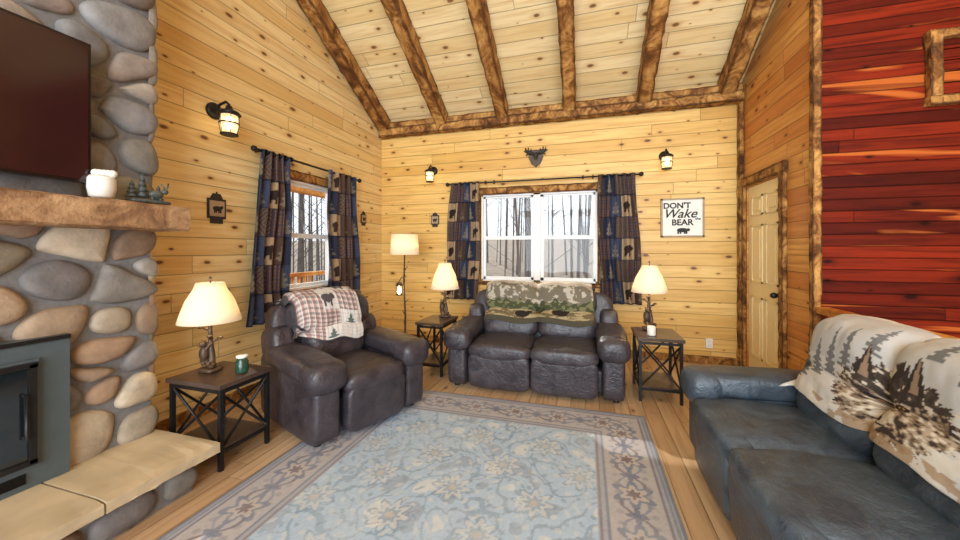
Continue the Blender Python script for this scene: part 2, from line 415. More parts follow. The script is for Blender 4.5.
# windows
def sash(b,ax,s0,s1,z0,z1,d):
    t=.045
    def bx(a0,a1,c0,c1,dd=0.):
        if ax=='x': b.box(a0,a1,d-.02+dd,d+.02+dd,c0,c1,'white')
        else: b.box(d-.02+dd,d+.02+dd,a0,a1,c0,c1,'white')
    bx(s0,s0+t,z0,z1);bx(s1-t,s1,z0,z1);bx(s0,s1,z0,z0+t+.01);bx(s0,s1,z1-t,z1)
    zm=(z0+z1)/2; bx(s0,s1,zm-.025,zm+.025,-.005)
e=empty('window_1')
b=MB(); mid=(WB[0]+WB[1])/2
sash(b,'x',WB[0],mid-.04,WB[2],WB[3],YB+.07); sash(b,'x',mid+.04,WB[1],WB[2],WB[3],YB+.07)
b.box(mid-.045,mid+.045,YB+.0,YB+.1,WB[2],WB[3],'white')
for x0,x1 in ((WB[0],WB[0]+.02),(WB[1]-.02,WB[1])): b.box(x0,x1,YB,YB+.14,WB[2],WB[3],'white')
b.box(WB[0],WB[1],YB,YB+.14,WB[3]-.02,WB[3],'white'); b.box(WB[0],WB[1],YB,YB+.14,WB[2],WB[2]+.02,'white')
b.obj('frame',e)
b=MB(); b.box(WB[0],WB[1],YB+.068,YB+.072,WB[2],WB[3],'glass'); b.obj('pane',e)
b=MB(); b.rbeam((WB[0]-.1,YB-.02,WB[3]+.05),(WB[1]+.1,YB-.02,WB[3]+.05),.035,.1,'rough',20,.004,51); b.rbeam((WB[0]-.1,YB-.02,WB[2]-.03),(WB[1]+.1,YB-.02,WB[2]-.03),.035,.05,'rough',20,.004,52)
b.rbeam((WB[0]-.05,YB-.015,WB[2]),(WB[0]-.05,YB-.015,WB[3]),.09,.025,'rough',12,.003,53,(0,1,0)); b.rbeam((WB[1]+.05,YB-.015,WB[2]),(WB[1]+.05,YB-.015,WB[3]),.09,.025,'rough',12,.003,54,(0,1,0))
b.obj('casing',e)
e=empty('window_2')
b=MB(); sash(b,'y',WL[0],WL[1],WL[2],WL[3],XL-.07)
for y0,y1 in ((WL[0],WL[0]+.02),(WL[1]-.02,WL[1])): b.box(XL-.14,XL,y0,y1,WL[2],WL[3],'white')
b.box(XL-.14,XL,WL[0],WL[1],WL[3]-.02,WL[3],'white'); b.box(XL-.14,XL,WL[0],WL[1],WL[2],WL[2]+.02,'white')
b.obj('frame',e)
b=MB(); b.box(XL-.072,XL-.068,WL[0],WL[1],WL[2],WL[3],'glass'); b.obj('pane',e)
b=MB(); b.rbeam((XL+.02,WL[0]-.1,WL[3]+.05),(XL+.02,WL[1]+.1,WL[3]+.05),.035,.1,'rough',20,.004,55); b.rbeam((XL+.02,WL[0]-.1,WL[2]-.03),(XL+.02,WL[1]+.1,WL[2]-.03),.035,.05,'rough',20,.004,56)
b.rbeam((XL+.015,WL[0]-.05,WL[2]),(XL+.015,WL[0]-.05,WL[3]),.025,.09,'rough',12,.003,57,(0,1,0)); b.rbeam((XL+.015,WL[1]+.05,WL[2]),(XL+.015,WL[1]+.05,WL[3]),.025,.09,'rough',12,.003,58,(0,1,0))
b.obj('casing',e)

# ---------------- curtains
def curtain_col(seed,wid,hgt):
    def f(U,V):
        x=U*wid; y=V*hgt
        img=np.zeros(U.shape+(3,)); img[:]=nlin((50,54,72))
        bs=.27; r=np.floor(y/bs).astype(int); c=np.floor(x/bs+.5*(r%2)).astype(int)
        fx=(x/bs+.5*(r%2))%1; fy=(y/bs)%1
        k=(r*3+c*5+seed)%6
        paint(img,(k==0),(78,60,52)); paint(img,(k==1),(158,134,106)); paint(img,(k==2),(60,66,88)); paint(img,(k==4),(104,86,72)); paint(img,(k==5),(44,48,66))
        pl=(k==3)
        paint(img,pl,(72,46,46)); paint(img,pl&((x*28%1)<.35),(136,118,98),.6); paint(img,pl&((y*28%1)<.35),(50,56,80),.7)
        def E(cx,cy,a,bb): return ((fx-cx)/a)**2+((fy-cy)/bb)**2<1
        bear=E(.46,.52,.27,.17)|E(.62,.58,.14,.15)|E(.78,.55,.11,.09)|((abs(fx-.28)<.06)&(fy>.2)&(fy<.5))|((abs(fx-.62)<.06)&(fy>.2)&(fy<.5))|((abs(fx-.4)<.05)&(fy>.24)&(fy<.5))
        paint(img,(k==1)&bear,(50,38,36))
        tree=(abs(fx-.5)<(.9-fy)*.38*(.55+.45*((fy*5)%1<.5)))&(fy>.15)&(fy<.9)
        paint(img,((k==0)|(k==2)|(k==5))&tree,(132,122,106),.7)
        paint(img,(k==4)&(((abs(fx-.5)+abs(fy-.5))*6%1)<.4),(58,52,60))
        paint(img,(fx<.04)|(fy<.04),(34,34,46))
        img*= (.85+.3*vn(x*60,y*60,seed))[...,None]
        return img
    return f
def curtain(ax,wall,s0t,s1t,s0b,s1b,z0,z1,seed,inward):
    b=MB(); folds=4.5
    def P(U,V):
        w0=s0b*(1-V)+s0t*V; w1=s1b*(1-V)+s1t*V
        s=w0+(w1-w0)*U+.012*np.sin(7*V+U*5)
        d=wall+inward*(.095+.038*np.sin(U*folds*2*math.pi+.6*np.sin(3*V))*(1.-.25*V)+.008*np.sin(V*9+seed))
        z=z0+(z1-z0)*V+.0*U
        return np.stack([s,d,z],-1) if ax=='x' else np.stack([d,s,z],-1)
    b.grid(90,200,P,curtain_col(seed,.95,z1-z0),'fabric')
    o=b.obj('curtain'); m=o.modifiers.new('t','SOLIDIFY'); m.thickness=.004
    return o
curtain('x',YB,-1.83,-1.40,-1.92,-1.42,.66,2.30,1,-1)
curtain('x',YB,.15,.60,.18,.68,.68,2.30,3,-1)
curtain('y',XL,2.62,2.98,2.46,2.95,.66,2.30,2,1)
curtain('y',XL,3.52,4.06,3.50,4.16,.70,2.30,5,1)
def rod(p0,p1,wall_off,ax):
    b=MB(); b.tube([p0,p1],.011,'black'); b.ell(p0,(.028,.028,.028),'black'); b.ell(p1,(.028,.028,.028),'black')
    for f in (.06,.94):
        q=Vector(p0).lerp(Vector(p1),f); b.tube([q,q+Vector(wall_off)],.008,'black')
    for f in np.concatenate([np.linspace(.08,.27,5),np.linspace(.73,.92,5)]):
        q=Vector(p0).lerp(Vector(p1),f); d=(Vector(p1)-Vector(p0)).normalized()*.008
        b.tube([q-d,q+d],.026,'black')
    b.obj('curtain_rod')
rod((-1.88,YB-.095,2.28),(.66,YB-.095,2.28),(0,.095,0),'x')
rod((XL+.095,2.55,2.28),(XL+.095,4.14,2.28),(-.095,0,0),'y')

# ---------------- stones
PAL=[(160,138,114),(138,132,124),(178,160,136),(124,122,120),(150,126,104),(186,172,150),(116,112,110),(144,136,118),(156,130,110),(130,126,124)]
def clip(poly,nx,ny,d):
    out=[]
    for i in range(len(poly)):
        a=poly[i];c=poly[(i+1)%len(poly)]
        da=a[0]*nx+a[1]*ny-d; dc=c[0]*nx+c[1]*ny-d
        if da<=0: out.append(a)
        if (da<0<dc) or (dc<0<da):
            t=da/(da-dc); out.append((a[0]+(c[0]-a[0])*t,a[1]+(c[1]-a[1])*t))
    return out
def stones(mb,u0,u1,v0,v1,n,mapf,seed,h=.07,an=1.45,gap=.012,greyz=None,iters=2):
    rnd=random.Random(seed); w=(u1-u0)/an; H=v1-v0
    P=[(rnd.uniform(0,w),rnd.uniform(0,H)) for _ in range(n)]
    Wt=[rnd.uniform(-.6,1.)*(w*H/n)*.25 for _ in range(n)]
    for it in range(iters+1):
        cells=[]
        for i,p in enumerate(P):
            poly=[(0,0),(w,0),(w,H),(0,H)]
            for j,q in enumerate(P):
                if i==j: continue
                dx=q[0]-p[0];dy=q[1]-p[1]; D=dx*dx+dy*dy
                if D>(6*math.sqrt(w*H/n))**2: continue
                dd=(q[0]**2+q[1]**2-p[0]**2-p[1]**2+Wt[i]-Wt[j])/2
                poly=clip(poly,dx,dy,dd)
                if len(poly)<3: break
            cells.append(poly)
        if it<iters:
            P=[(sum(a[0] for a in c)/len(c),sum(a[1] for a in c)/len(c)) if len(c)>2 else p for c,p in zip(cells,P)]
    for poly in cells:
        if len(poly)<3: continue
        pts=[(u0+a*an,v0+c) for a,c in poly]
        cx=sum(a for a,_ in pts)/len(pts); cy=sum(c for _,c in pts)/len(pts)
        for _ in range(3):
            q=[]
            for i in range(len(pts)):
                a=pts[i];c=pts[(i+1)%len(pts)]
                q+= [(a[0]*.75+c[0]*.25,a[1]*.75+c[1]*.25),(a[0]*.25+c[0]*.75,a[1]*.25+c[1]*.75)]
            pts=q
        R=sum(math.hypot(a-cx,c-cy) for a,c in pts)/len(pts)
        if R<.03: continue
        ph=rnd.uniform(0,6.3)
        pts=[(cx+(a-cx)*(1+.05*math.sin(3*math.atan2(c-cy,a-cx)+ph)),cy+(c-cy)*(1+.05*math.sin(3*math.atan2(c-cy,a-cx)+ph))) for a,c in pts]
        hh=min(h,R*.6)*rnd.uniform(.75,1.1); sk=1-gap/R
        rings=[(1.,-.15),(1.,.2),(.94,.55),(.8,.82),(.55,.96),(.25,1.)]
        col=np.array(rnd.choice(PAL),float)
        if greyz is not None and cy>greyz: col=col*.45+np.array((130,134,140))*.55
        col=nlin(col*rnd.uniform(.84,1.12)); col=(col[0],col[1],col[2],1)
        tx=rnd.uniform(-.25,.25);ty=rnd.uniform(-.25,.25)
        V=[];F=[];m=len(pts)
        for s_,z_ in rings:
            for a,c in pts:
                du=(a-cx)*s_*sk;dv=(c-cy)*s_*sk
                V.append(mapf(cx+du,cy+dv,hh*z_*(1+ (tx*du+ty*dv)/R)))
        V.append(mapf(cx,cy,hh*1.0))
        for r in range(len(rings)-1):
            for i in range(m): F.append((r*m+i,r*m+(i+1)%m,(r+1)*m+(i+1)%m,(r+1)*m+i))
        k=(len(rings)-1)*m
        for i in range(m): F.append((k+i,k+(i+1)%m,len(V)-1))
        mb.add(V,F,'stone',True,col)
CF=-2.56
e=empty('stone_fireplace')
b=MB(); b.box(XL,CF,-.45,1.53,.0,zr(1.5)-.02,'mortar'); b.obj('mortar_core',e)
b=MB(); stones(b,-.45,1.58,.20,4.6,215,lambda u,v,h:(CF-.005+h,u,v),13,.05,1.35,.013,greyz=1.75)
stones(b,XL,CF+.03,.2,4.4,46,lambda u,v,h:(u,1.52+h,v),5,.05,1.2,.013,greyz=1.75)
b.obj('stones',e,recalc=True)
b=MB(); b.box(XL,-2.12,-.6,1.47,0,.175,'mortar'); b.obj('hearth_core',e)
b=MB(); stones(b,-.6,1.5,.0,.175,18,lambda u,v,h:(-2.125+h,u,v),8,.045,1.8)
stones(b,XL,-2.10,.0,.175,8,lambda u,v,h:(u,1.465+h,v),9,.045,1.8); b.obj('hearth_stones',e,recalc=True)
b=MB()
for i,(y0,y1) in enumerate(((-.65,.1),(.11,1.04),(1.05,1.56))):
    b.rbeam((-2.515,y0,.207),(-2.515,y1,.207),.97,.06,'slab',14,.003,60+i)
b.obj('hearth_slabs',e)
b=MB(); b.rbeam((-2.44,-.5,1.535),(-2.44,1.58,1.535),.29,.145,'mantelw',40,.003,70,edge=.5); b.obj('mantel',e)
# insert
e=empty('fireplace_insert')
b=MB(); y0,y1,z0,z1=-.02,1.14,.24,.93
b.box(-2.6,-2.485,y0,y1,z0,z1,'steel')
b.box(-2.485,-2.472,y0+.11,y1-.11,z0+.10,z1-.09,'steel'); b.box(-2.485,-2.476,y0,y1,z1-.02,z1,'black')
b.obj('surround',e)
b=MB(); b.box(-2.472,-2.466,y0+.14,y1-.14,z0+.13,z1-.12,'fireglass'); b.obj('glass_doors',e)
b=MB()
for yy in (y0+.135,(y0+y1)/2-.02,(y0+y1)/2+.02,y1-.135): b.box(-2.47,-2.455,yy-.012,yy+.012,z0+.12,z1-.11,'black')
for zz in (z0+.125,z1-.115): b.box(-2.47,-2.455,y0+.12,y1-.12,zz-.012,zz+.012,'black')
b.tube([(-2.445,y1-.16,z0+.24),(-2.445,y1-.16,z1-.24)],.007,'black')
for zz in (z0+.25,z1-.25): b.tube([(-2.47,y1-.16,zz),(-2.445,y1-.16,zz)],.006,'black')
for i in range(7): b.box(-2.486,-2.474,y0+.15,y1-.15,z0+.03+i*.007,z0+.033+i*.007,'black')
b.obj('door_hardware',e)
# tv
e=empty('television')
b=MB(); b.box(-2.47,-2.425,-.03,1.19,1.69,2.40,'tvframe'); b.box(-2.54,-2.47,.35,.85,1.85,2.2,'tvframe'); b.obj('housing',e)
b=MB(); b.box(-2.426,-2.422,-.018,1.178,1.705,2.388,'tvscreen'); b.obj('screen',e)
# mantel decor
b=MB(); b.lathe([(.036,0),(.048,.01),(.055,.05),(.054,.10),(.046,.115),(.042,.112),(.048,.095),(.045,.03),(.0,.02)],(-2.40,1.22,1.618),'cream')
for k in range(5): b.ell((-2.40+.01*k,1.22+.012*(k-2),1.745),(.018,.018,.02),'cream')
b.obj('ceramic_candle_jar')
b=MB()
b.puff((-2.42,1.44,1.628),(.05,.10,.012),'greyfig',4)
for (yy,h,r) in ((1.37,.10,.03),(1.42,.14,.034),(1.50,.09,.028)):
    for k in range(4):
        z=1.635+h*(.15+.22*k); b.lathe([(r*(1-.2*k),0),(r*.25*(1-.2*k),h*.28)],(-2.44,yy,z),'greyfig',12)
b.ell((-2.39,1.46,1.672),(.02,.035,.022),'greyfig'); b.ell((-2.385,1.50,1.692),(.014,.018,.015),'greyfig')
for yy in (1.44,1.48): b.tube([(-2.39,yy,1.635),(-2.39,yy,1.66)],.006,'greyfig')
for s_ in(-1,1): b.tube([(-2.385,1.50,1.70),(-2.385+.015*s_,1.505,1.72),(-2.385+.03*s_,1.50,1.74)],.004,'greyfig')
b.obj('moose_and_pines_figurine')

# ---------------- seating
def seating(name,n,Wd,loc,rot,leather,throw=None,scl=(1,1,1)):
    D=.98; aw=.25; e=empty(name,loc,(0,0,rot)); e.scale=scl; allb=MB()
    def part(nm,fn):
        b=MB(); fn(b); b.obj(nm,e)
        o=len(allb.v); allb.v+=b.v; allb.f+=[[i+o for i in f] for f in b.f]
    L=leather
    def base(b):
        b.puff((0,.06,.16),(Wd/2-.05,D/2-.12,.12),L,12)
        b.puff((0,D/2-.13,.50),(Wd/2-.07,.10,.45),L,7,(-.12,0,0))
        for sx in(-1,1):
            for yy in(-.33,.36): b.tube([(sx*(Wd/2-.1),yy,0.001),(sx*(Wd/2-.1),yy,.06)],.025,'black')
    part('base',base)
    iw=(Wd-2*aw)/n
    for i in range(n):
        cx=-Wd/2+aw+iw*(i+.5)
        def seat(b):
            b.puff((cx,-D/2+.085,.215),(iw/2-.004,.06,.175),L,7,(.06,0,0))
            b.puff((cx,-D/2+.10,.405),(iw/2+.004,.095,.085),L,3.2,jit=.015)
            b.puff((cx,-D/2+.38,.40),(iw/2+.004,.33,.095),L,4.2,(-.03,0,0),jit=.015)
        part('seat_%d'%(i+1),seat)
        ww=iw/2+(.09 if n==1 else .0)
        def back(b):
            b.puff((cx,.165,.585),(iw/2+.002,.12,.16),L,3.6,(-.2,0,0),jit=.02)
            b.puff((cx,.245,.845),(ww+.004,.135,.165),L,3.4,(-.18,0,0),jit=.02)
            b.puff((cx,.30,.975),(ww-.01,.10,.055),L,2.8,(-.1,0,0))
        part('back_cushion_%d'%(i+1),back)
    for k,sx in enumerate((-1,1)):
        ax=sx*(Wd/2-aw/2)
        def arm(b):
            b.puff((ax,.01,.285),(aw/2-.025,D/2-.05,.265),L,9)
            b.puff((ax,-.04,.545),(aw/2+.012,.40,.085),L,3.4,(.035,0,0),jit=.02)
            b.puff((ax,-D/2+.12,.50),(aw/2+.014,.115,.115),L,3.,jit=.015)
            b.puff((ax,.33,.62),(aw/2-.03,.14,.14),L,3.5,(-.2,0,0))
        part('arm_%d'%(k+1),arm)
    if throw:
        x0,x1,a0,a1,colf,nu,nv,skew=throw
        bv=BVHTree.FromPolygons([tuple(v) for v in allb.v],allb.f)
        R0=np.zeros((nu,nv))
        for i in range(nu):
            x=x0+(x1-x0)*i/(nu-1)
            for j in range(nv):
                th=math.radians(a0+(a1-a0)*j/(nv-1)+skew*(i/(nu-1)-.5))
                d=Vector((0,-math.cos(th),math.sin(th))); c=Vector((x,.30,.66))
                hit=bv.ray_cast(c+d*(.42 if th>.3 else .33),-d)
                R0[i,j]=(hit[0]-c).length if hit[0] is not None else .2
        R=R0.copy()
        for _ in range(26):
            R2=R.copy(); R2[1:-1]=(R[:-2]+R[2:]+2*R[1:-1])/4; R3=R2.copy(); R3[:,1:-1]=(R2[:,:-2]+R2[:,2:]+2*R2[:,1:-1])/4
            R=np.maximum(R3,R0)
        U,V=np.meshgrid(np.linspace(0,1,nu),np.linspace(0,1,nv),indexing='ij')
        R=R+.010+.018*fbm(U*8,V*6,3)
        th=np.radians(a0+(a1-a0)*V+skew*(U-.5)+3*np.sin(U*13)*(1-V)**2)
        X=x0+(x1-x0)*U+.015*np.sin(V*8)
        PP=np.stack([X,.30-np.cos(th)*R,.66+np.sin(th)*R],-1)
        b=MB(); b.grid(nu,nv,lambda u,v:PP,colf,'fabric'); o=b.obj('throw_blanket',e)
        m=o.modifiers.new('t','SOLIDIFY'); m.thickness=.008; m.offset=1
    return e
def scene_throw(U,V):  # landscape; V=0 front bottom hem, ~.45 top of back
    img=np.zeros(U.shape+(3,)); img[:]=nlin((214,206,188))
    h=V*2.1
    ridge=.76+.26*fbm(U*4,U*0+1,2)+.05*vn(U*22,U*0,4)
    paint(img,h<ridge+.10,(166,156,142),.8); paint(img,h<ridge,(110,102,86))
    paint(img,(h<ridge)&(fbm(U*24,h*12,7)>.58),(186,178,162),.8)
    fr=.50+.14*vn(U*24,U*0+2,5)+.12*fbm(U*5,U*0,8)
    paint(img,h<fr,(70,72,50)); paint(img,(h<fr)&(vn(U*50,h*20,3)>.6),(112,110,76))
    paint(img,h<.36+.06*vn(U*9,U*0,1),(156,138,102)); paint(img,(h<.38)&(fbm(U*16,h*18,6)>.5),(92,78,52),.9)
    paint(img,h<.15,(74,68,54))
    for cx,cy in ((.36,.27),(.70,.30)):
        paint(img,((U-cx)/.07)**2+((h-cy)/.09)**2<1,(40,32,28)); paint(img,((U-cx-.06)/.03)**2+((h-cy-.05)/.045)**2<1,(40,32,28))
    return img
def plaid_throw(U,V):
    img=np.zeros(U.shape+(3,)); img[:]=nlin((206,202,196)); x=U*3.2;y=V*6.5
    r=np.floor(x).astype(int);c=np.floor(y).astype(int);fx=x%1;fy=y%1; k=(r*2+c*3)%5
    pl=(U<.36)|(k==0)
    a1=((U*26)%2<1); b1=((V*52)%2<1)
    paint(img,~pl&(((U*13)%1)<.16),(168,164,162),.5); paint(img,~pl&(((V*26)%1)<.16),(160,160,164),.5)
    bear=(((fx-.45)/.28)**2+((fy-.5)/.2)**2<1)|(((fx-.75)/.13)**2+((fy-.6)/.13)**2<1)|((abs(fx-.28)<.06)&(fy>.16)&(fy<.5))|((abs(fx-.6)<.06)&(fy>.16)&(fy<.5))
    paint(img,~pl&((k==1)|(k==3))&bear,(78,74,76))
    paint(img,~pl&(k==2)&(abs(fx-.5)<(.85-fy)*.4*(.6+.4*((fy*5)%1<.5)))&(fy>.15),(92,104,96))
    paint(img,pl,(190,180,172)); paint(img,pl&a1,(150,84,78),.6); paint(img,pl&b1,(84,78,82),.6); paint(img,pl&(((U*26)%2)>1.8),(236,230,220),.6)
    paint(img,(U<.02)|(U>.98)|(V<.015),(70,66,66)); return img
def wolf_throw(U,V):
    img=np.zeros(U.shape+(3,)); img[:]=nlin((216,212,204))
    paint(img,fbm(U*6,V*6,2)>.55,(196,196,198),.6)
    rg=.50+.14*fbm(U*5,U*0,6); paint(img,(V<rg)&(V>.3),(180,182,186),.7)
    for i,(cx,b0,hh,w) in enumerate(((.05,.12,.24,.05),(.13,.17,.22,.045),(.21,.22,.22,.04),(.29,.30,.18,.035),(.02,.10,.22,.04),(.38,.40,.14,.03),(.62,.42,.14,.03),(.74,.38,.18,.04),(.86,.36,.2,.04),(.95,.32,.24,.045))):
        t=(V-b0)/hh; m=(t>0)&(t<1)&(abs(U-cx)<w*(1-t)*(.55+.45*((t*7)%1<.5)+.6*(vn(U*110,V*80,i)-.5)))
        paint(img,m,(92,94,96),.85)
    cx,cy=.50,.20; A=(U-cx)/.24; B=(V-cy)/.19
    rr=np.hypot(A,B); th=np.arctan2(B,A); fur=.6*fbm(th*8,rr*4.5,4)+.4*vn(U*70,V*70,8); edge=1+.25*(fbm(th*14,rr*1.5,9)-.5)*2
    body=rr<edge; paint(img,body,(176,160,140)); paint(img,body&(fur>.50),(120,98,80),.85); paint(img,body&(fur>.60),(54,48,48),.92); paint(img,body&(fur<.38),(222,214,200),.8)
    crown=body&(B>.2+.25*np.abs(A))&(fur>.40); paint(img,crown,(60,52,50),.9)
    for sx,ex in ((-1,-.52),(1,.34)):
        ear=(np.abs(A-ex)<.17*(1.25-B)*1.3)&(B>.55)&(B<1.2+.1*np.sin(A*30)); paint(img,ear,(54,48,46)); paint(img,ear&(np.abs(A-ex)<.08*(1.2-B)*1.3),(150,126,106))
    for ex in (-.36,.16):
        paint(img,((A-ex)/.15)**2+((B-.12)/.08)**2<1,(42,38,38)); paint(img,((A-ex)/.06)**2+((B-.12)/.045)**2<1,(186,140,80)); paint(img,((A-ex)/.03)**2+((B-.12)/.035)**2<1,(14,12,12))
    mz=((A+.1)/.24)**2+((B+.42)/.34)**2<1; paint(img,mz,(210,200,186),.8); paint(img,(np.abs(A+.1)<.07)&(B<.1)&(B>-.4),(116,100,88),.7)
    paint(img,((A+.1)/.11)**2+((B+.44)/.09)**2<1,(26,24,26)); paint(img,(np.abs(B+.62-.25*np.abs(A+.1))<.025)&(np.abs(A+.1)<.22),(60,52,50))
    paint(img,(V<.06)&(fbm(U*14,V*16,5)>.48),(168,138,106),.8)
    return img
seating('loveseat',2,1.70,(-.485,3.71,0),0,'leather_br',(-.58,.56,-10,172,scene_throw,150,150,0),(1,1,.95))
seating('recliner_armchair',1,1.0,(-1.92,2.54,.012),math.radians(68),'leather_br',(-.33,.20,-6,170,plaid_throw,120,190,-14),(1.03,1.03,.95))
seating('sofa',3,2.2,(1.10,1.66,0),math.radians(-90),'leather_bl',(-.84,.42,-14,168,wolf_throw,220,220,0),(1,1,.95))

# ---------------- rug
def rugcol(U,V):
    w,l=2.36,3.05; x=(U-.5)*w; y=(V-.5)*l
    img=np.zeros(U.shape+(3,)); img[:]=nlin((164,166,176))
    ax=abs(x);ay=abs(y); e_=np.minimum(w/2-ax,l/2-ay)
    field=e_>.40
    paint(img,field,(170,192,214))
    wx=x+.03*np.sin(y*9); wy=y+.03*np.sin(x*11)
    f1=np.sin(wx*14)*np.cos(wy*12)+.8*np.sin(abs(wx)*23+1.3)*np.sin(abs(wy)*19+.6)+.5*np.cos((ax+ay)*17)
    f2=np.cos(wx*31)*np.cos(wy*27)+.7*np.sin((ax-ay)*21)
    f3=np.sin(wx*47+np.sin(wy*20)*1.5)*np.sin(wy*43+np.sin(wx*18)*1.5)
    paint(img,field&(abs(f1-.25)<.14),(130,152,178),.75); paint(img,field&(f1>1.15),(208,212,212),.9); paint(img,field&(f1<-1.0),(142,152,170),.6)
    paint(img,field&(abs(f2)<.11)&(f1<.1),(146,152,168),.7); paint(img,field&(f3>.72),(206,208,206),.6); paint(img,field&(f3<-.78),(126,146,170),.6)
    P=.46
    for ox,oy in ((0,0),(.5,.5)):
        fx=((x/P+ox)%1-.5)*P; fy=((y/(P*1.25)+oy+.5)%1-.5)*P*1.25; r=np.hypot(fx,fy); th=np.arctan2(fy,fx)
        pet=.078*(1+.3*np.cos(8*th))
        paint(img,field&(r<pet*1.25)&(r>pet*1.1),(124,142,166),.7); paint(img,field&(r<pet),(200,202,200),.8); paint(img,field&(r<pet*.62),(138,160,186),.8); paint(img,field&(r<pet*.3),(188,182,176))
    bd=(e_>.07)&(e_<.34); paint(img,bd,(180,174,174))
    s=np.where((w/2-ax)<(l/2-ay),y,x); t=e_-.205; Q=.34
    fs=((s/Q)%1-.5)*Q; r=np.hypot(fs,t); th=np.arctan2(t,fs); pet=.085*(1+.3*np.cos(6*th))
    vine=abs(t-.07*np.sin(2*math.pi*s/Q))<.011; v2=abs(t+.07*np.sin(2*math.pi*s/Q))<.009; v3=abs(np.sin(s*40)*np.cos(t*38))>.8
    paint(img,bd&v3,(146,144,154),.6)
    paint(img,bd&vine,(116,108,116),.85); paint(img,bd&v2,(128,138,158),.8)
    paint(img,bd&(r<pet*1.1),(116,126,146),.9); paint(img,bd&(r<pet*.75),(188,178,172)); paint(img,bd&(r<pet*.4),(124,110,112))
    fs2=(((s/Q)+.5)%1-.5)*Q; r2=np.hypot(fs2,t); paint(img,bd&(r2<.04*(1+.4*np.cos(4*np.arctan2(t,fs2)))),(104,114,136),.8)
    for a,c,k in ((.0,.015,(116,120,134)),(.025,.04,(130,136,150)),(.055,.07,(124,118,126)),(.34,.352,(116,126,144)),(.375,.388,(128,120,126))):
        paint(img,(e_>a)&(e_<c),k,.9)
    paint(img,field*(fbm(x*5+9,y*5,3)-.2),(190,204,216),.7)
    paint(img,~field*(fbm(x*5+9,y*5,3)-.2),(180,182,188),.55)
    img*=(.92+.16*vn(x*160,y*160,5))[...,None]
    return img
b=MB(); b.grid(330,420,lambda U,V:np.stack([-1.9+2.36*U,.08+3.05*V,.010+.0*U],-1),rugcol,'rug')
o=b.obj('area_rug'); m=o.modifiers.new('t','SOLIDIFY'); m.thickness=.009; m.offset=-1

# ---------------- end tables
def end_table(cx,cy,w,d,h):
    e=empty('end_table',(cx,cy,0)); b=MB()
    b.box(-w/2,w/2,-d/2,d/2,h-.028,h,'darkwood'); b.box(-w/2+.03,w/2-.03,-d/2+.03,d/2-.03,.115,.135,'darkwood'); b.obj('top_and_shelf',e)
    b=MB(); t=.012; x0=w/2-.025;y0=d/2-.025
    for sx in(-1,1):
        for sy in(-1,1): b.box(sx*x0-t,sx*x0+t,sy*y0-t,sy*y0+t,0,h-.028,'black')
    for s_ in(-1,1):
        for z in (.11,h-.05):
            b.box(-x0,x0,s_*y0-.008,s_*y0+.008,z-.01,z+.01,'black'); b.box(s_*x0-.008,s_*x0+.008,-y0,y0,z-.01,z+.01,'black')
        za,zb=.13,h-.06
        b.tube([(-x0,s_*y0,za),(x0,s_*y0,zb)],.009,'black',6);b.tube([(-x0,s_*y0,zb),(x0,s_*y0,za)],.009,'black',6)
        b.tube([(s_*x0,-y0,za),(s_*x0,y0,zb)],.009,'black',6);b.tube([(s_*x0,-y0,zb),(s_*x0,y0,za)],.009,'black',6)
    b.obj('frame',e)
end_table(-2.34,1.81,.46,.38,.53)
end_table(-1.60,3.74,.32,.48,.57)
end_table(.64,3.69,.38,.48,.57)
